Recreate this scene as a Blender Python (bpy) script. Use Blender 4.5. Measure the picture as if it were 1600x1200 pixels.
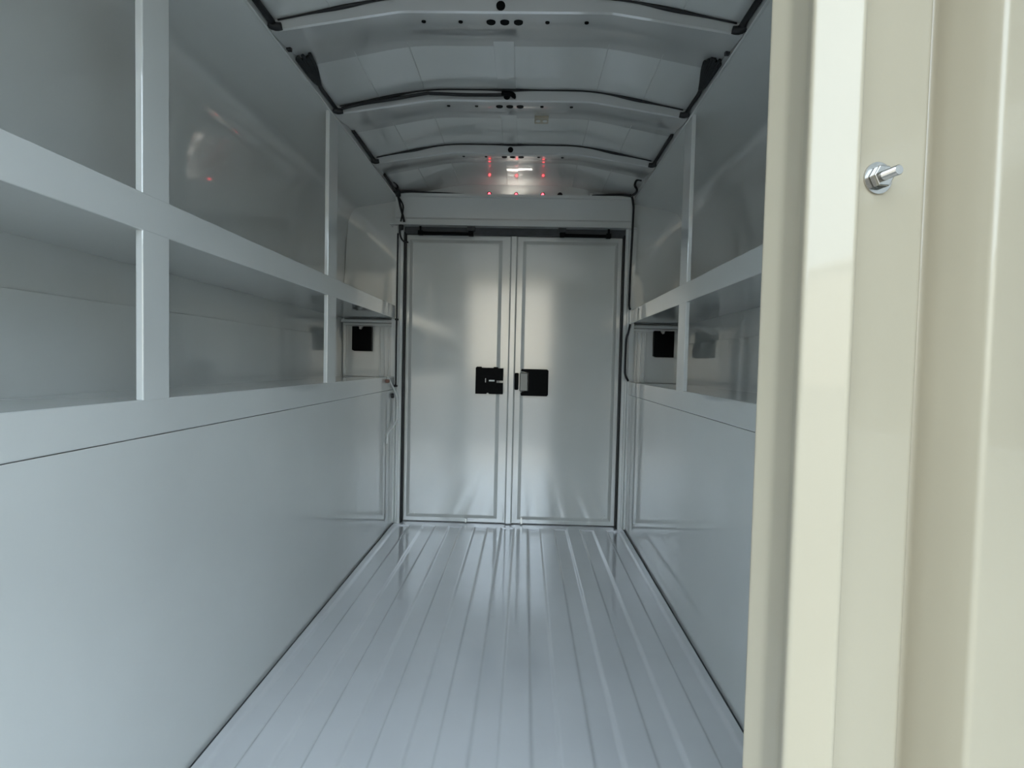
import bpy, bmesh, math, random
from mathutils import Vector, Matrix

# ------------------------------------------------------------------ clear
for o in list(bpy.data.objects):
    bpy.data.objects.remove(o, do_unlink=True)
scene = bpy.context.scene
C = scene.collection
random.seed(7)

# ------------------------------------------------------------------ camera
F_PX = 850.0
YAW, PITCH, ROLL = math.radians(-1.337), math.radians(-2.12), math.radians(-1.29)
CAM = Vector((0.0735, 0.0, 0.874))
rt = Vector((math.cos(YAW), -math.sin(YAW), 0))
fw = Vector((math.sin(YAW) * math.cos(PITCH), math.cos(YAW) * math.cos(PITCH), math.sin(PITCH)))
dn = fw.cross(rt)
r2 = math.cos(ROLL) * rt + math.sin(ROLL) * dn
d2 = -math.sin(ROLL) * rt + math.cos(ROLL) * dn
cd = bpy.data.cameras.new('camera')
cd.sensor_width = 36.0
cd.lens = F_PX / 1600.0 * 36.0
cd.clip_start = 0.02
cam = bpy.data.objects.new('camera', cd)
C.objects.link(cam)
m = Matrix.Identity(4)
for i in range(3):
    m[i][0] = r2[i]; m[i][1] = -d2[i]; m[i][2] = -fw[i]; m[i][3] = CAM[i]
cam.matrix_world = m
scene.camera = cam

# ------------------------------------------------------------------ world, sun, exposure
w = bpy.data.worlds.new('sky')
scene.world = w
w.use_nodes = True
wn = w.node_tree
wn.nodes.clear()
wo = wn.nodes.new('ShaderNodeOutputWorld')
bg = wn.nodes.new('ShaderNodeBackground')
sky = wn.nodes.new('ShaderNodeTexSky')
sky.sky_type = 'NISHITA'
sky.sun_disc = False
sky.sun_elevation = math.radians(45)   # the sun stands over the far end: the doorway lies in open shade
sky.sun_rotation = math.radians(35)
sky.air_density = 1.0
sky.dust_density = 1.5
sky.ozone_density = 1.0
bg.inputs['Strength'].default_value = 0.36
hz = wn.nodes.new('ShaderNodeMixRGB')       # thin high haze takes the deep blue out of the sky
hz.inputs['Fac'].default_value = 0.75
hz.inputs['Color2'].default_value = (5.2, 6.05, 6.6, 1)
wn.links.new(sky.outputs[0], hz.inputs['Color1'])
wn.links.new(hz.outputs[0], bg.inputs['Color'])
wn.links.new(bg.outputs[0], wo.inputs['Surface'])

sd = bpy.data.lights.new('sun', 'SUN')
sd.energy = 4.5
sd.angle = math.radians(0.6)
sd.color = (1.0, 0.93, 0.82)
sun = bpy.data.objects.new('sun', sd)
C.objects.link(sun)
SE, SR = math.radians(45), math.radians(35)
SUN_FROM = Vector((math.sin(SR) * math.cos(SE), math.cos(SR) * math.cos(SE), math.sin(SE)))
sun.rotation_euler = (-SUN_FROM).to_track_quat('-Z', 'Y').to_euler()
sun.location = (6, 8, 10)

scene.view_settings.view_transform = 'Standard'
scene.view_settings.look = 'None'
scene.view_settings.gamma = 1.0
scene.view_settings.use_curve_mapping = False
scene.view_settings.exposure = 1.45

# ------------------------------------------------------------------ materials
def new_mat(name):
    mt = bpy.data.materials.new(name)
    mt.use_nodes = True
    nt = mt.node_tree
    return mt, nt, nt.nodes['Principled BSDF']

def paint(name, col, rough=0.32, coat=0.6, coat_rough=0.05, peel=0.02, var=0.03, scale=3.0, ior=1.75):
    mt, nt, b = new_mat(name)
    tc = nt.nodes.new('ShaderNodeTexCoord')
    n1 = nt.nodes.new('ShaderNodeTexNoise')
    n1.inputs['Scale'].default_value = scale
    n1.inputs['Detail'].default_value = 4
    nt.links.new(tc.outputs['Object'], n1.inputs['Vector'])
    rp = nt.nodes.new('ShaderNodeValToRGB')
    rp.color_ramp.elements[0].position = 0.3
    rp.color_ramp.elements[1].position = 0.7
    rp.color_ramp.elements[0].color = (col[0] * (1 - var), col[1] * (1 - var), col[2] * (1 - var), 1)
    rp.color_ramp.elements[1].color = (min(1, col[0] * (1 + var)), min(1, col[1] * (1 + var)), min(1, col[2] * (1 + var)), 1)
    nt.links.new(n1.outputs['Fac'], rp.inputs['Fac'])
    nt.links.new(rp.outputs['Color'], b.inputs['Base Color'])
    b.inputs['Roughness'].default_value = rough
    b.inputs['Coat Weight'].default_value = coat
    b.inputs['Coat Roughness'].default_value = coat_rough
    b.inputs['Coat IOR'].default_value = ior
    if peel:
        n2 = nt.nodes.new('ShaderNodeTexNoise')
        n2.inputs['Scale'].default_value = 9.0
        n2.inputs['Detail'].default_value = 2
        nt.links.new(tc.outputs['Object'], n2.inputs['Vector'])
        bp = nt.nodes.new('ShaderNodeBump')
        bp.inputs['Strength'].default_value = peel
        bp.inputs['Distance'].default_value = 0.02
        nt.links.new(n2.outputs['Fac'], bp.inputs['Height'])
        nt.links.new(bp.outputs['Normal'], b.inputs['Normal'])
        nt.links.new(bp.outputs['Normal'], b.inputs['Coat Normal'])
    return mt

M = {}
M['paint'] = paint('white_enamel', (0.66, 0.68, 0.665), coat=1.0, peel=0.01)
M['floor'] = paint('floor_enamel', (0.66, 0.675, 0.695), rough=0.20, ior=1.7, coat=1.0, coat_rough=0.06, peel=0.012, var=0.04)
M['door'] = paint('door_enamel', (0.66, 0.68, 0.655), rough=0.25, ior=2.1, coat=1.0, coat_rough=0.13, peel=0.01)
M['near'] = paint('cream_white_enamel', (0.44, 0.39, 0.29), rough=0.40, ior=1.5, coat=0.5, coat_rough=0.03, peel=0.03)
M['bow'] = paint('greyish_white_enamel', (0.50, 0.515, 0.51), coat=1.0, peel=0.01)
M['black'] = paint('black_plastic', (0.004, 0.0045, 0.005), rough=0.42, coat=0.0, peel=0, var=0.2, scale=60)
for nm in ('black',):
    M[nm].node_tree.nodes['Principled BSDF'].inputs['Specular IOR Level'].default_value = 0.05
M['rubber'] = paint('black_rubber', (0.010, 0.011, 0.013), rough=0.6, coat=0.0, peel=0, var=0.2, scale=40)
M['loom'] = paint('black_braided_loom', (0.012, 0.015, 0.017), rough=0.7, coat=0.0, peel=0.6, var=0.4, scale=220)
M['seal'] = paint('dark_grey_matte', (0.05, 0.055, 0.06), rough=0.6, coat=0.0, peel=0, var=0.2, scale=30)
M['wcable'] = paint('white_cable_jacket', (0.92, 0.93, 0.91), rough=0.4, coat=0.2, peel=0)
M['plug'] = paint('brown_plug_plastic', (0.22, 0.10, 0.07), rough=0.5, coat=0.0, peel=0)
M['beige'] = paint('beige_stucco', (0.50, 0.45, 0.36), rough=0.85, coat=0.0, peel=0.2, var=0.1, scale=1.5)
M['concrete'] = paint('pale_concrete', (0.09, 0.086, 0.078), rough=0.9, coat=0.0, peel=0.2, var=0.2, scale=2)

def metal(name, col, rough):
    mt, nt, b = new_mat(name)
    tc = nt.nodes.new('ShaderNodeTexCoord')
    n1 = nt.nodes.new('ShaderNodeTexNoise')
    n1.inputs['Scale'].default_value = 80
    nt.links.new(tc.outputs['Object'], n1.inputs['Vector'])
    mr = nt.nodes.new('ShaderNodeMapRange')
    mr.inputs['To Min'].default_value = rough * 0.7
    mr.inputs['To Max'].default_value = rough * 1.3
    nt.links.new(n1.outputs['Fac'], mr.inputs['Value'])
    nt.links.new(mr.outputs['Result'], b.inputs['Roughness'])
    b.inputs['Base Color'].default_value = (*col, 1)
    b.inputs['Metallic'].default_value = 1
    return mt
M['zinc'] = metal('zinc_plated_steel', (0.50, 0.49, 0.47), 0.22)
M['dark_steel'] = metal('dark_steel', (0.16, 0.165, 0.16), 0.4)
M['steel'] = metal('dull_steel', (0.55, 0.56, 0.54), 0.35)

def lamp_mat(name, col, strength):
    mt, nt, b = new_mat(name)
    b.inputs['Base Color'].default_value = (*col, 1)
    b.inputs['Emission Color'].default_value = (*col, 1)
    b.inputs['Emission Strength'].default_value = strength
    b.inputs['Roughness'].default_value = 0.3
    return mt
M['red'] = lamp_mat('red_led_lens', (1.0, 0.05, 0.07), 3.0)
M['lens'] = lamp_mat('warm_white_glow_lens', (1.0, 0.95, 0.85), 3.0)

# ------------------------------------------------------------------ mesh helpers
def obj(name, bm, mat, parent=None, smooth=False):
    me = bpy.data.meshes.new(name)
    bmesh.ops.recalc_face_normals(bm, faces=bm.faces)
    bm.to_mesh(me)
    bm.free()
    if smooth:
        for p in me.polygons:
            p.use_smooth = True
    me.materials.append(M[mat] if isinstance(mat, str) else mat)
    o = bpy.data.objects.new(name, me)
    C.objects.link(o)
    if parent:
        o.parent = parent
    return o

def box(bm, x0, x1, y0, y1, z0, z1, bev=0.0, seg=2):
    vs = [bm.verts.new(p) for p in ((x0, y0, z0), (x1, y0, z0), (x1, y1, z0), (x0, y1, z0),
                                    (x0, y0, z1), (x1, y0, z1), (x1, y1, z1), (x0, y1, z1))]
    fs = [bm.faces.new([vs[i] for i in f]) for f in ((0, 3, 2, 1), (4, 5, 6, 7), (0, 1, 5, 4), (1, 2, 6, 5), (2, 3, 7, 6), (3, 0, 4, 7))]
    if bev > 0:
        es = list({e for f in fs for e in f.edges})
        bmesh.ops.bevel(bm, geom=es, offset=bev, segments=seg, profile=0.5, affect='EDGES')
    return bm

def bx(x0, x1, y0, y1, z0, z1, bev=0.0, seg=2):
    return box(bmesh.new(), min(x0, x1), max(x0, x1), y0, y1, z0, z1, bev, seg)

def fillet(pts, rad, n=5):
    """round the corners of a 2-D polyline"""
    out = [Vector(pts[0])]
    for i in range(1, len(pts) - 1):
        a, b, c = Vector(pts[i - 1]), Vector(pts[i]), Vector(pts[i + 1])
        u, v = (a - b), (c - b)
        t = min(rad, u.length * 0.45, v.length * 0.45)
        p, q = b + u.normalized() * t, b + v.normalized() * t
        for k in range(n + 1):
            s = k / n
            out.append((1 - s) ** 2 * p + 2 * s * (1 - s) * b + s * s * q)
    out.append(Vector(pts[-1]))
    return out

def sheet(bm, pts, axis, a0, a1, th, side=1, smooth=False):
    """extrude an open 2-D polyline along an axis as folded sheet of a given thickness.
    axis 'z': pts are (x,y); axis 'y': pts are (x,z); axis 'x': pts are (y,z)"""
    pts = [Vector(p) for p in pts]
    nrm = []
    for i in range(len(pts)):
        a = pts[max(0, i - 1)]; b = pts[min(len(pts) - 1, i + 1)]
        t = (b - a).normalized()
        nrm.append(Vector((-t.y, t.x)) * side)
    back = [p + n * th for p, n in zip(pts, nrm)]
    def mk(p, a):
        if axis == 'z': return bm.verts.new((p.x, p.y, a))
        if axis == 'y': return bm.verts.new((p.x, a, p.y))
        return bm.verts.new((a, p.x, p.y))
    f0 = [mk(p, a0) for p in pts]; f1 = [mk(p, a1) for p in pts]
    b0 = [mk(p, a0) for p in back]; b1 = [mk(p, a1) for p in back]
    n = len(pts)
    for i in range(n - 1):
        fa = bm.faces.new((f0[i], f0[i + 1], f1[i + 1], f1[i]))
        fb = bm.faces.new((b0[i + 1], b0[i], b1[i], b1[i + 1]))
        fa.smooth = fb.smooth = smooth
        bm.faces.new((f0[i + 1], f0[i], b0[i], b0[i + 1]))
        bm.faces.new((f1[i], f1[i + 1], b1[i + 1], b1[i]))
    bm.faces.new((f0[0], f1[0], b1[0], b0[0]))
    bm.faces.new((f0[-1], b0[-1], b1[-1], f1[-1]))
    for e in bm.edges:
        if any(not f.smooth for f in e.link_faces):
            e.smooth = False
    return bm

def tube(bm, pts, r, n=8, sub=4):
    """tube along a Catmull-Rom path"""
    P = [Vector(p) for p in pts]
    path = []
    for i in range(len(P) - 1):
        p0 = P[max(0, i - 1)]; p1 = P[i]; p2 = P[i + 1]; p3 = P[min(len(P) - 1, i + 2)]
        for k in range(sub):
            t = k / sub
            path.append(0.5 * ((2 * p1) + (p2 - p0) * t + (2 * p0 - 5 * p1 + 4 * p2 - p3) * t * t + (3 * p1 - p0 - 3 * p2 + p3) * t ** 3))
    path.append(P[-1])
    up = Vector((0.13, 0.21, 0.97))
    rings = []
    for i, p in enumerate(path):
        t = (path[min(len(path) - 1, i + 1)] - path[max(0, i - 1)]).normalized()
        a = t.cross(up)
        if a.length < 0.05:
            a = t.cross(Vector((1, 0, 0)))
        a.normalize(); b = t.cross(a)
        rr = r(i / (len(path) - 1)) if callable(r) else r
        rings.append([bm.verts.new(p + (a * math.cos(2 * math.pi * k / n) + b * math.sin(2 * math.pi * k / n)) * rr) for k in range(n)])
    for i in range(len(rings) - 1):
        for k in range(n):
            bm.faces.new((rings[i][k], rings[i][(k + 1) % n], rings[i + 1][(k + 1) % n], rings[i + 1][k]))
    bm.faces.new(rings[0][::-1]); bm.faces.new(rings[-1])
    return bm

def cyl(bm, c, d, r, h, n=16, r2=None):
    """solid cylinder / cone frustum from point c along direction d"""
    d = Vector(d).normalized(); c = Vector(c)
    a = d.cross(Vector((0, 0, 1)))
    if a.length < 0.05: a = d.cross(Vector((1, 0, 0)))
    a.normalize(); b = d.cross(a)
    r2 = r if r2 is None else r2
    v0 = [bm.verts.new(c + (a * math.cos(2 * math.pi * k / n) + b * math.sin(2 * math.pi * k / n)) * r) for k in range(n)]
    v1 = [bm.verts.new(c + d * h + (a * math.cos(2 * math.pi * k / n) + b * math.sin(2 * math.pi * k / n)) * r2) for k in range(n)]
    for k in range(n):
        bm.faces.new((v0[k], v0[(k + 1) % n], v1[(k + 1) % n], v1[k]))
    bm.faces.new(v0[::-1]); bm.faces.new(v1)
    return bm

def poly_prism(bm, pts, axis, a0, a1):
    """closed polygon extruded along an axis (pts as in sheet)"""
    def mk(p, a):
        if axis == 'z': return bm.verts.new((p[0], p[1], a))
        if axis == 'y': return bm.verts.new((p[0], a, p[1]))
        return bm.verts.new((a, p[0], p[1]))
    v0 = [mk(p, a0) for p in pts]; v1 = [mk(p, a1) for p in pts]
    n = len(pts)
    for k in range(n):
        bm.faces.new((v0[k], v0[(k + 1) % n], v1[(k + 1) % n], v1[k]))
    bm.faces.new(v0[::-1]); bm.faces.new(v1)
    return bm

def empty(name, loc=(0, 0, 0)):
    o = bpy.data.objects.new(name, None)
    o.empty_display_size = 0.1
    o.location = loc
    C.objects.link(o)
    return o

def tag(o, label, cat, group=None, kind=None):
    o['label'] = label; o['category'] = cat
    if group: o['group'] = group
    if kind: o['kind'] = kind
    return o

# ------------------------------------------------------------------ dimensions (metres)
W = 0.6235        # half width of the aisle, face of the shelf frames
WB = 0.925        # half width to the outer skin
Y0, Y1 = 0.10, 2.95
ZB0, ZB1 = 0.724, 0.793   # bottom rail
ZM0, ZM1 = 1.101, 1.169   # middle rail
ZR = 1.740        # roof edge

# ------------------------------------------------------------------ floor
bm = bmesh.new()
prof = [(-W + 0.006, 0.0)]
for k in range(-4, 5):
    c = 0.14 * k
    prof += [(c - 0.037, 0.0), (c - 0.028, -0.007), (c + 0.028, -0.007), (c + 0.037, 0.0)]
prof += [(W - 0.006, 0.0)]
YS = 2.872
pf = fillet(prof, 0.004, 3)
sheet(bm, pf, 'y', Y0, YS, 0.003, -1)
floor = obj('floor', bm, 'floor')
tag(floor, 'grey painted sheet metal floor with long pressed grooves', 'floor', kind='structure')
# sill plate closing the grooves at the doors
obj('sill_plate', bx(-W + 0.006, W - 0.006, YS, Y1 + 0.03, -0.03, 0.0, 0.0015), 'floor', floor)
obj('subfloor', bx(-WB, WB, Y0, Y1 + 0.03, -0.07, -0.06), 'seal', floor)
for s in (-1, 1):
    obj('gap_shade_strip', bx(s * (W - 0.007), s * (W + 0.001), Y0, YS + 0.03, -0.02, -0.003, 0.001), 'seal', floor)  # dark strip stands in for the shade in the floor edge gap

# ------------------------------------------------------------------ side walls with shelf frames
def side_wall(s, name, label):
    r = empty(name, (s * W, Y0, 0))
    tag(r, label, 'wall', kind='structure')
    def part(n, bm, mat='paint', smooth=False):
        o = obj(n, bm, mat, r, smooth)
        o.matrix_parent_inverse = Matrix.Translation((-s * W, -Y0, 0))
        return o
    part('kick_panel', bx(s * (W + 0.002), s * (W + 0.012), Y0, Y1, -0.06, ZB0 - 0.0012, 0.001))
    # bottom rail of the shelf frame with a rolled edge
    part('bottom_rail', bx(s * W, s * (W + 0.016), Y0, Y1, ZB0, ZB1, 0.003, 3))
    part('middle_rail', bx(s * W, s * (W + 0.014), Y0, Y1, ZM0, ZM1, 0.002, 2))
    for (a, b) in ((0.978, 1.052), (1.903, 1.99)):
        part('post', bx(s * (W + 0.0004), s * (W + 0.0145), a, b, ZB1 - 0.002, ZM0 + 0.002, 0.002, 2))
        part('post', bx(s * (W + 0.0004), s * (W + 0.0145), a, b, ZM1 - 0.002, ZR + 0.004, 0.002, 2))
    # outer skin, leaning in towards the roof
    sk = [(WB, ZB0 - 0.02), (WB, 1.12), (0.912, 1.50), (0.900, 1.63), (0.868, 1.695), (0.70, 1.724), (W + 0.002, ZR)]
    sk = fillet(sk, 0.035, 6)
    bm = sheet(bmesh.new(), [(s * p.x, p.y) for p in sk], 'y', Y0, Y1, 0.003, -s, True)
    part('outer_panel', bm, 'paint')
    # lower liner of the outer skin: its top edge makes the long seam under the shelf
    part('liner_panel', bx(s * (WB - 0.006), s * (WB - 0.0005), Y0, Y1 - 0.002, ZB1 - 0.02, 0.997, 0.001))
    part('shelf', bx(s * (W + 0.004), s * (WB - 0.003), Y0, Y1 - 0.001, ZM0 + 0.001, ZM0 + 0.006))
    part('shelf', bx(s * (W + 0.010), s * (WB - 0.001), Y0, Y1 - 0.001, ZB1 - 0.012, ZB1 - 0.006))
    # flange at the roof edge
    part('roof_flange', bx(s * (W - 0.004), s * (W + 0.004), Y0, Y1, ZR - 0.004, ZR + 0.022, 0.0015))
    # unseen front bulkhead closing the bays, widened on the left to cut sky light
    part('side_skin', bx(s * (WB + 0.004), s * (WB + 0.008), Y0, Y1 + 0.02, -0.07, 1.86))
    part('bulkhead', bx(s * (W - 0.002 if s > 0 else 0.525), s * (WB + 0.03), Y0 - 0.012, Y0, -0.07, 1.86, 0.001))
    return r
side_wall(-1, 'wall_left', 'white steel shelf frame wall along the left, in full view')
side_wall(1, 'wall_right', 'white steel shelf frame wall on the right, partly behind the near panel')

# ------------------------------------------------------------------ ceiling
ceil = empty('ceiling', (0, Y0, ZR))
tag(ceil, 'crowned white metal roof with cross bows and dark cable runs', 'ceiling', kind='structure')
PCI = Matrix.Translation((0, -Y0, -ZR))
def cpart(n, bm, mat='paint', smooth=False, parent=None):
    o = obj(n, bm, mat, parent or ceil, smooth)
    if parent is None:
        o.matrix_parent_inverse = PCI
    return o
def arch_z(x):
    """crown of the roof skin: flat in the middle, rolled shoulders, straight flanks"""
    a = abs(x)
    def raw(t):
        return 1.832 if t < 0.29 else 1.832 - (t - 0.29) / (W + 0.004 - 0.29) * 0.067
    return sum(raw(abs(a + 0.012 * k)) for k in range(-6, 7)) / 13.0
ARCH_X = [-W - 0.004 + (2 * W + 0.008) * k / 64 for k in range(65)]
cpart('roof_panel', sheet(bmesh.new(), [(x, arch_z(x)) for x in ARCH_X], 'y', Y0, Y1 + 0.03, 0.003, 1), 'paint')
for x in (-0.46, -0.30, 0.30, 0.46):
    bmx = bmesh.new()
    box(bmx, x - 0.0013, x + 0.0013, Y0, Y1, arch_z(x) - 0.0022, arch_z(x) + 0.001, 0.001, 1)
    cpart('seam_bead', bmx, 'paint')
cpart('outer_roof', bx(-WB - 0.02, WB + 0.02, Y0 - 0.012, Y1 + 0.03, 1.862, 1.868))
cpart('front_header', bx(-W, W, Y0 - 0.012, Y0, 1.757, 1.862))
cpart('wire_channel', bx(-0.044, 0.018, Y0, Y1, 1.8302, 1.837, 0.0008, 2), 'paint')
def bow_z(x, top=False):
    a = abs(x)
    def raw(t):
        return 1.790 if t < 0.275 else 1.790 - (t - 0.275) / (0.62 - 0.275) * 0.054
    z = sum(raw(abs(a + 0.004 * k)) for k in range(-3, 4)) / 7.0
    return z + (0.026 if top else 0)
def make_bow(y):
    bm = bmesh.new()
    xs = [-0.617 + 1.234 * k / 44 for k in range(45)]
    rows = []
    for x in xs:
        zb = bow_z(x)
        zt = arch_z(x) - 0.001
        pr = [(x, y, zt), (x, y, zb + 0.004), (x, y + 0.004, zb)]
        for k in range(1, 9):
            t = k / 8
            pr.append((x, y + 0.004 + 0.22 * t, zb + (zt + 0.0010 - zb) * (t * t * (3 - 2 * t))))
        rows.append([bm.verts.new(p) for p in pr])
    nn = len(rows[0])
    for i in range(len(rows) - 1):
        for k in range(nn - 1):
            f = bm.faces.new((rows[i][k], rows[i + 1][k], rows[i + 1][k + 1], rows[i][k + 1]))
            f.smooth = k >= 2
        bm.faces.new((rows[i][nn - 1], rows[i + 1][nn - 1], rows[i + 1][0], rows[i][0]))
    bm.faces.new(rows[0]); bm.faces.new(rows[-1][::-1])
    for e in bm.edges:
        if any(not f.smooth for f in e.link_faces):
            e.smooth = False
    b = cpart('roof_bow', bm, 'bow')
    # black bead: sealer plus the soft shadow line above the bow, thicker in places
    def rad(t):
        x = -0.60 + 1.2 * t
        return 0.0022 + 0.0035 * math.exp(-((abs(x) - 0.43) / 0.06) ** 2) + 0.003 * math.exp(-(x / 0.05) ** 2)
    pts = [(x, y - 0.002, arch_z(x) - 0.004) for x in [-0.60 + 0.05 * k for k in range(25)]]
    obj('sealer_shadow_bead', tube(bmesh.new(), pts, rad, 6, 2), 'rubber', b, True)
    obj('hole_plug', cyl(bmesh.new(), (-0.012, y + 0.003, 1.807), (0, -1, 0), 0.012, 0.006, 14), 'black', b)
    for x, rr in ((-0.222, 0.006), (-0.122, 0.006), (-0.040, 0.0125), (-0.003, 0.0125), (0.034, 0.0125), (0.112, 0.006), (0.217, 0.006)):
        obj('hole_plug', cyl(bmesh.new(), (x, y + 0.043, bow_z(x) + 0.008), (0, 0, -1), rr, 0.0068, 14), 'black', b)
    for s in (-1, 1):
        o = obj('end_grommet', tube(bmesh.new(), [(s * 0.618, y - 0.012, 1.752), (s * 0.604, y - 0.006, 1.747), (s * 0.588, y - 0.004, 1.749)], lambda t: 0.013 - 0.004 * t, 10, 3), 'rubber', b, True)
    return b
for y in (1.455, 1.935, 2.41):
    make_bow(y)
# small pale square with two discs on the roof between the second and third bow
pl = cpart('pale_roof_square', bx(0.088, 0.142, 2.13, 2.185, 1.822, 1.833, 0.002), 'near')
for x in (0.102, 0.128):
    obj('pale_disc', cyl(bmesh.new(), (x, 2.157, 1.823), (0, 0, -1), 0.009, 0.003, 14), 'paint', pl)

# ------------------------------------------------------------------ rear end wall
back = empty('wall_back', (0, Y1, 0))
tag(back, 'white rear frame with header beam around the double doors', 'wall', kind='structure')
PBI = Matrix.Translation((0, -Y1, 0))
def bpart(n, bm, mat='paint', smooth=False):
    o = obj(n, bm, mat, back, smooth)
    o.matrix_parent_inverse = PBI
    return o
DX = 0.582
# header beam: upper lip, web and lower lip
hp = [(2.955, 1.756), (2.868, 1.756), (2.868, 1.742), (2.878, 1.738), (2.878, 1.632), (2.871, 1.622), (2.871, 1.600), (2.955, 1.598)]
bpart('header_beam', poly_prism(bmesh.new(), hp, 'x', -0.628, 0.622))
bpart('header_flange', bx(-0.655, 0.640, 2.862, 2.95, 1.592, 1.599, 0.001))
bpart('rear_skin', bx(-WB - 0.01, WB + 0.01, 2.972, 2.978, -0.08, 1.88))
bpart('gable_panel', bx(-0.64, 0.64, 2.957, 2.965, 1.58, 1.85))
for s in (-1, 1):
    # jamb: stepped strips between the shelf wall and the door
    jp = [(W + 0.02, 2.895), (W - 0.004, 2.895), (W - 0.010, 2.905), (W - 0.018, 2.905), (W - 0.022, 2.896), (DX + 0.006, 2.896), (DX + 0.004, 2.90), (DX + 0.004, 2.97), (W + 0.02, 2.97)]
    bpart('jamb', poly_prism(bmesh.new(), [(s * a, b) for a, b in jp], 'z', 0.0, 1.592))
    bpart('door_seal', bx(s * (DX - 0.003), s * (DX + 0.0035), 2.904, 2.955, 0.0, 1.563, 0.002), 'rubber')
    # end of the shelf bay above the shelf
    ep = [(W, ZM0 + 0.006), (WB + 0.002, ZM0 + 0.006), (WB - 0.02, 1.56), (0.897, 1.65), (0.868, 1.70), (W, 1.742)]
    bpart('end_panel', poly_prism(bmesh.new(), [(s * a, b) for a, b in ep], 'y', Y1 - 0.004, Y1 + 0.004))
    bpart('end_ledge', bx(s * (W + 0.016), s * (WB - 0.002), 2.915, Y1 + 0.002, 1.078, 1.094, 0.003))
bpart('door_seal', bx(-DX, DX, 2.915, 2.955, 1.556, 1.598, 0.002), 'seal')

# small doors closing the lower shelf bays at the rear end, each with its latch cover
def latch_body(x0, x1, y, z0, z1, notch):
    """black moulded cover: tabs and an optional notch in its outline; face towards -y"""
    h = (z1 - z0); wd = (x1 - x0)
    if notch == 'top':
        c = x0 + wd * 0.40
        pts = [(x0, z0 + 0.006), (x0 + 0.012, z0), (x1, z0), (x1, z1), (c + 0.018, z1), (c + 0.014, z1 - 0.010), (c + 0.004, z1 - 0.020), (c - 0.006, z1 - 0.010), (c - 0.010, z1), (x0, z1)]
    elif notch == 'right':
        c = z0 + h * 0.47
        pts = [(x0, z0), (x0 + wd * 0.40, z0), (x0 + wd * 0.42, z0 + 0.006), (x0 + wd * 0.47, z0 + 0.006), (x0 + wd * 0.50, z0), (x1, z0), (x1, c - 0.006), (x1 - 0.035, c - 0.006),
               (x1 - 0.035, c + 0.006), (x1, c + 0.006), (x1, z1 - 0.003), (x1 - wd * 0.18, z1 - 0.003), (x1 - wd * 0.2, z1 + 0.003), (x1 - wd * 0.33, z1 + 0.003), (x1 - wd * 0.36, z1 - 0.002),
               (x0 + wd * 0.22, z1 - 0.002), (x0 + wd * 0.2, z1 + 0.003), (x0 + wd * 0.05, z1 + 0.003), (x0, z1 - 0.003)]
    else:
        pts = [(x0, z0 + 0.02), (x0 - 0.006, z0 + 0.012), (x0 - 0.003, z0), (x1 - 0.006, z0), (x1, z0 + 0.008), (x1, z1 - 0.006), (x1 - 0.008, z1), (x0 - 0.003, z1), (x0 - 0.006, z1 - 0.012), (x0 + 0.034, z1 - 0.020), (x0 + 0.034, z0 + 0.026)]
    bm = bmesh.new()
    poly_prism(bm, pts, 'y', y - 0.028, y)
    return bm

def bay_door(s, name, label, lx0, lx1, z0, z1):
    r = empty(name, (s * 0.78, 2.945, ZB1))
    tag(r, label, 'door', kind='structure')
    inv = Matrix.Translation((-s * 0.78, -2.945, -ZB1))
    def part(n, bm, mat='paint', parent=None):
        o = obj(n, bm, mat, parent or r)
        if parent is None: o.matrix_parent_inverse = inv
        return o
    a, b = s * (W + 0.02), s * (WB - 0.008)
    part('panel', bx(a, b, 2.944, 2.952, ZB1 - 0.004, 1.090))
    fr = bmesh.new()
    lo, hi = min(a, b), max(a, b)
    box(fr, lo, hi, 2.930, 2.944, 1.062, 1.077, 0.003)
    box(fr, lo, lo + 0.016, 2.930, 2.944, ZB1, 1.062, 0.003)
    box(fr, hi - 0.016, hi, 2.930, 2.944, ZB1, 1.062, 0.003)
    part('frame', fr)
    # vertical pressed ribs beside the latch, next to the jamb
    for k in range(3):
        x = s * (W + 0.05 + 0.022 * k)
        part('rib', bx(x - 0.004, x + 0.004, 2.938, 2.9445, ZB1, 1.055, 0.002))
    lc = part('latch_cover', latch_body(lx0, lx1, 2.944, z0, z1, 'top'), 'black')
    lc['label'] = 'square black latch cover with a notch in its top edge'
    part('latch_tongue', bx(lx0 + (lx1 - lx0) * 0.40 - 0.003, lx0 + (lx1 - lx0) * 0.40 + 0.011, 2.912, 2.9435, z1 - 0.014, z1 - 0.002, 0.001), 'steel')
    return r
bay_door(-1, 'door_4', 'small white bay door with black latch cover left of the double doors', -0.862, -0.757, 0.925, 1.057)
bay_door(1, 'door_5', 'small white bay door with black latch cover right of the double doors', 0.755, 0.862, 0.927, 1.066)

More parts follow.
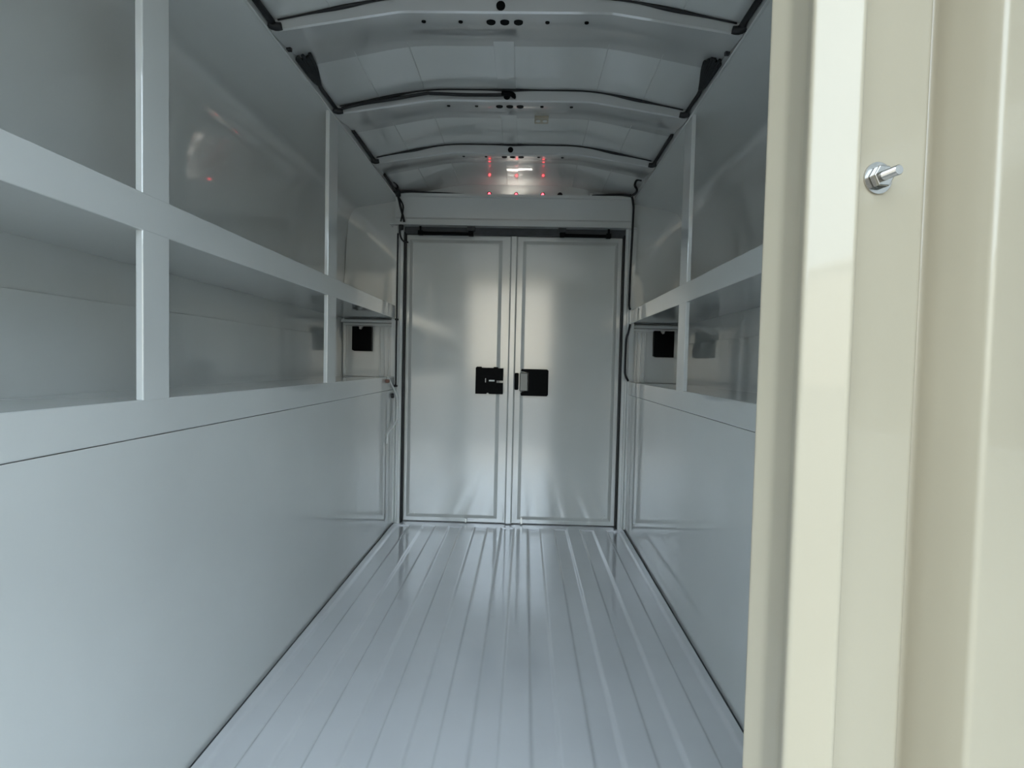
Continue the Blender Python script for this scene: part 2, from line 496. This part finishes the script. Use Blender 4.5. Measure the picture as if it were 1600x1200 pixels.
# ------------------------------------------------------------------ double rear doors
def pan(bm, x0, x1, z0, z1, y, proud, bev):
    """raised pan with sloped edges on a door leaf (towards -y)"""
    a = [(x0, y, z0), (x1, y, z0), (x1, y, z1), (x0, y, z1)]
    b = [(x0 + bev, y - proud, z0 + bev), (x1 - bev, y - proud, z0 + bev), (x1 - bev, y - proud, z1 - bev), (x0 + bev, y - proud, z1 - bev)]
    va = [bm.verts.new(p) for p in a]; vb = [bm.verts.new(p) for p in b]
    for k in range(4):
        bm.faces.new((va[k], va[(k + 1) % 4], vb[(k + 1) % 4], vb[k]))
    f = bm.faces.new(vb)
    bm.faces.new(va[::-1])
    es = [e for e in f.edges]
    bmesh.ops.bevel(bm, geom=es, offset=0.003, segments=3, profile=0.5, affect='EDGES')
    return bm
def door_leaf(s, name, label, px0, px1):
    x0, x1 = (-DX + 0.004, -0.012) if s < 0 else (-0.008, DX - 0.004)
    r = empty(name, ((x0 + x1) / 2, 2.95, 0.004))
    tag(r, label, 'door', kind='structure')
    inv = r.matrix_world.copy(); inv = Matrix.Translation((-(x0 + x1) / 2, -2.95, -0.004))
    def part(n, bm, mat='door', parent=None, smooth=False):
        o = obj(n, bm, mat, parent or r, smooth)
        if parent is None: o.matrix_parent_inverse = inv
        return o
    part('leaf', bx(x0, x1, 2.942, 2.957, 0.004, 1.556, 0.002))
    part('inner_pan', pan(bmesh.new(), px0, px1, 0.026, 1.532, 2.942, 0.006, 0.018))
    return r, part
d1, p1 = door_leaf(-1, 'door_1', 'left leaf of the white double doors with squarish black latch cover', -0.561, -0.062)
lc = p1('latch_cover', latch_body(-0.190, -0.043, 2.930, 0.710, 0.852, 'right'), 'black')
lc['label'] = 'black moulded latch cover with small pale spring in its slot'
obj('spring', bx(-0.118, -0.088, 2.898, 2.903, 0.778, 0.786, 0.001), 'wcable', lc)
obj('spring_hook', bx(-0.138, -0.134, 2.898, 2.903, 0.772, 0.794, 0.001), 'steel', lc)
p1('hinge_pad', bx(-0.235, -0.225, 2.92, 2.942, 0.006, 0.030, 0.001), 'steel')
d2_, p2 = door_leaf(1, 'door_2', 'right leaf of the white double doors with latch cover and chrome plate', 0.048, 0.556)
p2('astragal', poly_prism(bmesh.new(), [(-0.020, 2.941), (-0.020, 2.931), (-0.012, 2.924), (0.012, 2.924), (0.020, 2.931), (0.020, 2.941)], 'z', 0.006, 1.553))
lc = p2('latch_cover', latch_body(0.058, 0.199, 2.930, 0.705, 0.848, 'side'), 'black')
lc['label'] = 'black moulded latch cover beside a bare chrome plate'
p2('latch_plate', bx(0.046, 0.091, 2.912, 2.931, 0.728, 0.828, 0.004, 3), 'dark_steel')
p2('latch_bolt', bx(0.019, 0.040, 2.905, 2.942, 0.735, 0.826, 0.006, 3), 'black')
p2('hinge_pad', bx(0.066, 0.078, 2.92, 2.942, 0.006, 0.042, 0.001), 'steel')
for pp, xx in ((p1, -0.53), (p2, 0.52)):
    for dx, dz in ((-0.012, 0.045), (0.004, 0.060), (0.018, 0.047)):
        pp('rivet', cyl(bmesh.new(), (xx + dx, 2.931, dz), (0, -1, 0), 0.004, 0.004, 10), 'steel')

# hold-open stays under the header
def stay(x0, x1, label, foot):
    r = empty('door_stay', ((x0 + x1) / 2, 2.90, 1.556))
    tag(r, label, 'door stay', 'stays above the double doors')
    inv = Matrix.Translation((-(x0 + x1) / 2, -2.90, -1.556))
    parts = []
    a, b = (x0, x1)
    o = obj('stay_tube', tube(bmesh.new(), [(a, 2.90, 1.556), ((a + b) / 2, 2.90, 1.5555), (b, 2.90, 1.555)], 0.0085, 12, 3), 'black', r, True); parts.append(o)
    o = obj('stay_end', bx(a - 0.012, a + 0.014, 2.888, 2.914, 1.546, 1.570, 0.003), 'black', r); parts.append(o)
    o = obj('stay_end', bx(b - 0.014, b + 0.012, 2.888, 2.914, 1.544, 1.568, 0.003), 'black', r); parts.append(o)
    wide, thin = (b, a) if foot else (a, b)
    o = obj('bracket', bx(wide - 0.020, wide + 0.020, 2.886, 2.915, 1.570, 1.593, 0.002), 'seal', r); parts.append(o)
    o = obj('stud', cyl(bmesh.new(), (thin, 2.90, 1.568), (0, 0, 1), 0.006, 0.025, 10), 'black', r); parts.append(o)
    for o in parts: o.matrix_parent_inverse = inv
    return r
stay(-0.498, -0.228, 'black hold-open stay above the left door leaf', True)
stay(0.252, 0.497, 'black hold-open stay above the right door leaf', False)

# ------------------------------------------------------------------ lamps over the header
def marker(x, z, label):
    r = empty('marker_lamp', (x, 2.955, z))
    tag(r, label, 'lamp', 'red marker lamps above the header')
    o = obj('lamp_base', cyl(bmesh.new(), (0, 0.002, 0), (0, -1, 0), 0.012, 0.010, 16), 'black', r)
    bm = bmesh.new()
    bmesh.ops.create_uvsphere(bm, u_segments=12, v_segments=8, radius=0.007)
    for v in bm.verts: v.co = Vector((v.co.x, v.co.y * 0.8 - 0.009, v.co.z))
    obj('lens', bm, 'red', r, True)
marker(-0.140, 1.782, 'leftmost of the three small red marker lamps above the header')
marker(0.004, 1.780, 'middle one of the three small red marker lamps above the header')
marker(0.146, 1.782, 'rightmost of the three small red marker lamps above the header')
r = empty('glow_lamp', (0.02, 2.915, 1.756))  # hidden emitter added for the white glow above the header
tag(r, 'small white glow lamp added out of sight behind the header lip', 'lamp')
obj('housing', bx(-0.075, 0.075, -0.016, 0.016, 0.0, 0.005, 0.002), 'paint', r)
obj('lens', bx(-0.065, 0.065, -0.010, 0.010, 0.0051, 0.008, 0.001), 'lens', r)
o = obj('grommet', tube(bmesh.new(), [(0.238, 2.957, 1.779), (0.238, 2.944, 1.779), (0.238, 2.938, 1.779)], 0.0135, 14, 2), 'rubber', None, True)
tag(o, 'round black grommet beside the right red marker lamp', 'grommet')
o = obj('cable_tie_mount', bx(0.395, 0.412, 2.935, 2.958, 1.750, 1.790, 0.003), 'wcable')
tag(o, 'small white tie mount standing on the header, right of the grommet', 'cable mount')
o = obj('lamp_connector', tube(bmesh.new(), [(0.035, 2.93, 1.764), (0.06, 2.925, 1.767), (0.085, 2.93, 1.763)], 0.007, 8, 3), 'black', None, True)
tag(o, 'black wire connector lying on the header between the red lamps', 'connector')

# ------------------------------------------------------------------ cables along the roof edges
def cable(name, pts, r, label, cat='cable', mat='rubber', group=None, n=8):
    o = obj(name, tube(bmesh.new(), pts, r, n, 5), mat, None, True)
    tag(o, label, cat, group)
    return o
G = 'roof edge cables'
for s, side in ((-1, 'left'), (1, 'right')):
    E_ = s * 0.612
    cable('roof_cable', [(E_, 1.02, 1.757), (E_ + s * 0.002, 1.18, 1.760), (E_, 1.30, 1.757), (E_ - s * 0.004, 1.440, 1.752)], 0.0085,
          'thick black cable along the %s roof edge before the nearest bow' % side, group=G)
    cable('roof_cable', [(E_ - s * 0.006, 1.74, 1.762), (E_ + s * 0.001, 1.80, 1.758), (E_, 1.86, 1.757), (E_ - s * 0.004, 1.925, 1.752)], 0.0065,
          'black cable along the %s roof edge from the braided sleeve to the second bow' % side, group=G)
    cable('roof_cable', [(E_ + s * 0.004, 2.13, 1.764), (E_, 2.22, 1.759), (E_ + s * 0.001, 2.32, 1.759), (E_ - s * 0.004, 2.40, 1.752)], 0.007,
          'short black cable along the %s roof edge before the third bow' % side, group=G)
    # braided sleeve
    bm = bmesh.new()
    for k in range(7):
        f = k / 6
        tube(bm, [(E_ + s * 0.004 - s * 0.042 * f, 1.60 + 0.03 * random.random(), 1.752 + 0.010 * f), (E_ - s * 0.030 * f, 1.67, 1.748 + 0.012 * f),
                  (E_ - s * 0.012 * f, 1.74, 1.752 + 0.008 * f), (E_ - s * 0.004, 1.775, 1.758)], 0.0055, 6, 3)
    o = obj('wire_sleeve', bm, 'loom', None, True)
    tag(o, 'dark frayed braided wire sleeve at the %s roof edge' % side, 'wire sleeve', 'braided wire sleeves')
    o = obj('roof_clip', bx(s * 0.606, s * 0.619, 1.545, 1.560, 1.742, 1.756, 0.002), 'rubber')
    tag(o, 'tiny dark clip on the %s roof edge just past the nearest bow' % side, 'clip', 'roof edge clips')
# cable along the left half of the second bow
cable('bow_cable', [(-0.590, 1.926, 1.755), (-0.52, 1.924, 1.771), (-0.42, 1.924, 1.787), (-0.30, 1.924, 1.808), (-0.27, 1.924, 1.809), (-0.15, 1.924, 1.806), (-0.04, 1.924, 1.807), (0.0, 1.924, 1.811)], 0.0055,
      'black cable clipped along the left half of the second bow')
o = obj('cable_connector', tube(bmesh.new(), [(-0.03, 1.922, 1.812), (0.0, 1.921, 1.810), (0.012, 1.921, 1.803), (0.010, 1.921, 1.797)], 0.0085, 8, 3), 'black', None, True)
tag(o, 'black connector hanging at the middle of the second bow', 'connector')

# left rear corner bundle
bm = bmesh.new()
tube(bm, [(-0.614, 2.60, 1.757), (-0.612, 2.72, 1.752), (-0.612, 2.82, 1.745), (-0.606, 2.853, 1.725), (-0.596, 2.856, 1.68), (-0.585, 2.858, 1.64), (-0.576, 2.860, 1.604)], 0.0060, 8, 5)
tube(bm, [(-0.606, 2.74, 1.772), (-0.600, 2.80, 1.768), (-0.607, 2.85, 1.735), (-0.583, 2.852, 1.69), (-0.583, 2.854, 1.655), (-0.594, 2.857, 1.604)], 0.0042, 8, 5)
o = obj('wire_harness', bm, 'rubber', None, True)
tag(o, 'loosely twisted black wires dropping over the header at the left rear corner', 'cable')
o = obj('cable_wrap', tube(bmesh.new(), [(-0.610, 2.80, 1.748), (-0.606, 2.835, 1.752), (-0.608, 2.855, 1.735)], 0.013, 10, 3), 'loom', None, True)
tag(o, 'taped black bundle where the left wires meet the header', 'cable wrap')
cable('header_cable', [(-0.605, 2.862, 1.756), (-0.54, 2.866, 1.762), (-0.45, 2.870, 1.760), (-0.36, 2.876, 1.760), (-0.25, 2.89, 1.759)], lambda t: 0.006 - 0.003 * t,
      'black cable lying on the header from the left corner')
cable('loop_cable', [(-0.592, 2.868, 1.590), (-0.602, 2.872, 1.565), (-0.598, 2.878, 1.530), (-0.583, 2.885, 1.508), (-0.560, 2.893, 1.505)], 0.0045,
      'black wire loop under the header at the top of the left jamb')
o = obj('loop_clip', bx(-0.606, -0.583, 2.862, 2.884, 1.565, 1.590, 0.004), 'rubber')
tag(o, 'black clip holding the wire loop on the left jamb', 'clip')
cable('jamb_cable', [(-0.6150, 2.888, 1.55), (-0.6155, 2.888, 1.3), (-0.615, 2.888, 1.09), (-0.616, 2.888, 0.95), (-0.615, 2.888, 0.80), (-0.616, 2.888, 0.74)], 0.0042,
      'thin black cable running down the left jamb')
for z, nm in ((1.096, 'upper'), (0.742, 'lower')):
    o = obj('jamb_clip', bx(-0.622, -0.606, 2.876, 2.895, z - 0.005, z + 0.005, 0.002), 'rubber')
    tag(o, '%s black clip on the left jamb cable' % nm, 'clip', 'left jamb clips')
cable('white_cable', [(-0.619, 2.74, 0.788), (-0.616, 2.79, 0.758), (-0.612, 2.86, 0.715), (-0.606, 2.884, 0.680), (-0.604, 2.885, 0.62), (-0.605, 2.884, 0.555), (-0.614, 2.82, 0.528), (-0.617, 2.74, 0.505), (-0.617, 2.73, 0.455)], 0.0048,
      'white cable hanging down the left rear corner', mat='wcable')
o = obj('cable_plug', bx(-0.623, -0.606, 2.700, 2.726, 0.765, 0.782, 0.003), 'plug')
tag(o, 'small reddish brown plug at the start of the white cable', 'plug')
o = obj('jamb_clip', bx(-0.623, -0.612, 2.825, 2.850, 0.680, 0.705, 0.003), 'rubber')
tag(o, 'small dark clip under the bottom rail beside the white cable', 'clip')

# right rear corner
cable('hook_wire', [(0.612, 2.66, 1.768), (0.590, 2.665, 1.770), (0.588, 2.70, 1.757), (0.606, 2.74, 1.750), (0.610, 2.79, 1.748), (0.602, 2.85, 1.752)], 0.0055,
      'hooked black wire at the right roof edge near the header')
cable('header_cable', [(0.602, 2.862, 1.755), (0.54, 2.866, 1.762), (0.45, 2.872, 1.761), (0.40, 2.88, 1.760)], lambda t: 0.0065 - 0.003 * t,
      'black cable lying on the header from the right corner')
cable('corner_cable', [(0.594, 2.860, 1.760), (0.606, 2.858, 1.745), (0.612, 2.858, 1.715), (0.6145, 2.858, 1.69), (0.613, 2.856, 1.6), (0.612, 2.875, 1.4), (0.611, 2.88, 1.25), (0.611, 2.88, 1.19), (0.617, 2.875, 1.172)], 0.0058,
      'long black cable hanging from the header down the right jamb')
cable('jamb_cable', [(0.619, 2.872, 1.096), (0.610, 2.876, 1.05), (0.602, 2.88, 1.02), (0.600, 2.884, 0.95), (0.600, 2.884, 0.86), (0.604, 2.882, 0.825), (0.618, 2.875, 0.797)], 0.0058,
      'bowed black cable on the right jamb between the two rails')

# ------------------------------------------------------------------ near door panel on the right
CX = 0.0765
nd = empty('door_3', (0.45, 0.52, -0.02))
tag(nd, 'cream white folded door panel standing close on the right', 'door', kind='structure')
ninv = Matrix.Translation((-0.45, -0.52, 0.02))
np_ = [(0.300, 0.580), (0.2425, 0.580), (0.256, 0.560), (0.258, 0.530), (0.249, 0.503), (0.2885, 0.487), (0.299, 0.514), (0.3735, 0.528), (0.380, 0.566), (0.400, 0.566), (0.417, 0.501), (0.545, 0.523)]
np_ = [(x + CX - 0.003, y) for x, y in np_]
o = obj('leaf', sheet(bmesh.new(), fillet(np_, 0.006, 6), 'z', -0.02, 1.72, 0.0018, 1, True), 'near', nd)
o.matrix_parent_inverse = ninv
me = o.data
sb = empty('stud_bolt', (0.3215 + CX - 0.003, 0.5183, 1.053))
sb.parent = nd
sb.rotation_euler = (0, 0, math.radians(10.6))
sb.matrix_parent_inverse = ninv
bm = cyl(bmesh.new(), (0, 0, 0), (0, -1, 0), 0.0145, 0.002, 28)
obj('washer', bm, 'zinc', sb)
bm = cyl(bmesh.new(), (0, -0.002, 0), (0, -1, 0), 0.0105, 0.007, 6)
bmesh.ops.bevel(bm, geom=list(bm.edges), offset=0.0009, segments=2, profile=0.5, affect='EDGES')
obj('nut', bm, 'zinc', sb)
bm = bmesh.new()
for k in range(14):
    y = -0.006 - 0.0013 * k
    cyl(bm, (0, y, 0), (0, -1, 0), 0.0040, 0.00065, 14, 0.0046)
    cyl(bm, (0, y - 0.00065, 0), (0, -1, 0), 0.0046, 0.00065, 14, 0.0040)
obj('threaded_stud', bm, 'zinc', sb)

# unseen door leaves added either side of the camera to block side light
for n, s in ((6, -1), (7, 1)):
    block_leaf = empty('door_%d' % n, (s * (W + 0.02), Y0 - 0.012, -0.05))
    tag(block_leaf, 'unseen added door leaf that blocks side light on the %s side of the doorway' % ('left' if s < 0 else 'right'), 'door', kind='structure')
    obj('leaf', bx(0, s * 0.03, -0.62, -0.002, 0.0, 1.80, 0.004), 'paint', block_leaf)
    obj('inner_pan', bx(-s * 0.006, 0, -0.57, -0.05, 0.06, 1.72, 0.003), 'paint', block_leaf)
    obj('latch_cover', bx(-s * 0.034, -s * 0.006, -0.55, -0.42, 0.80, 0.94, 0.004), 'black', block_leaf)

# ------------------------------------------------------------------ ground outside
bm = bmesh.new()
vs = [bm.verts.new(p) for p in ((-150, -150, -0.85), (150, -150, -0.85), (150, 150, -0.85), (-150, 150, -0.85))]
bm.faces.new(vs)
g = obj('ground', bm, 'concrete')
tag(g, 'pale concrete yard outside the open doorway', 'ground', kind='structure')

# building far across the yard: unseen directly, mirrored in the glossy doors and panels
yb = empty('yard_building', (0, -60, -0.85))
tag(yb, 'beige building across the yard, mirrored in the glossy doors', 'building', kind='structure')
obj('wall', bx(-75, 75, -12, 0, 0, 12.0), 'beige', yb)
obj('roof', bx(-76, 76, -13, 1.0, 12.0, 12.6), 'bow', yb)
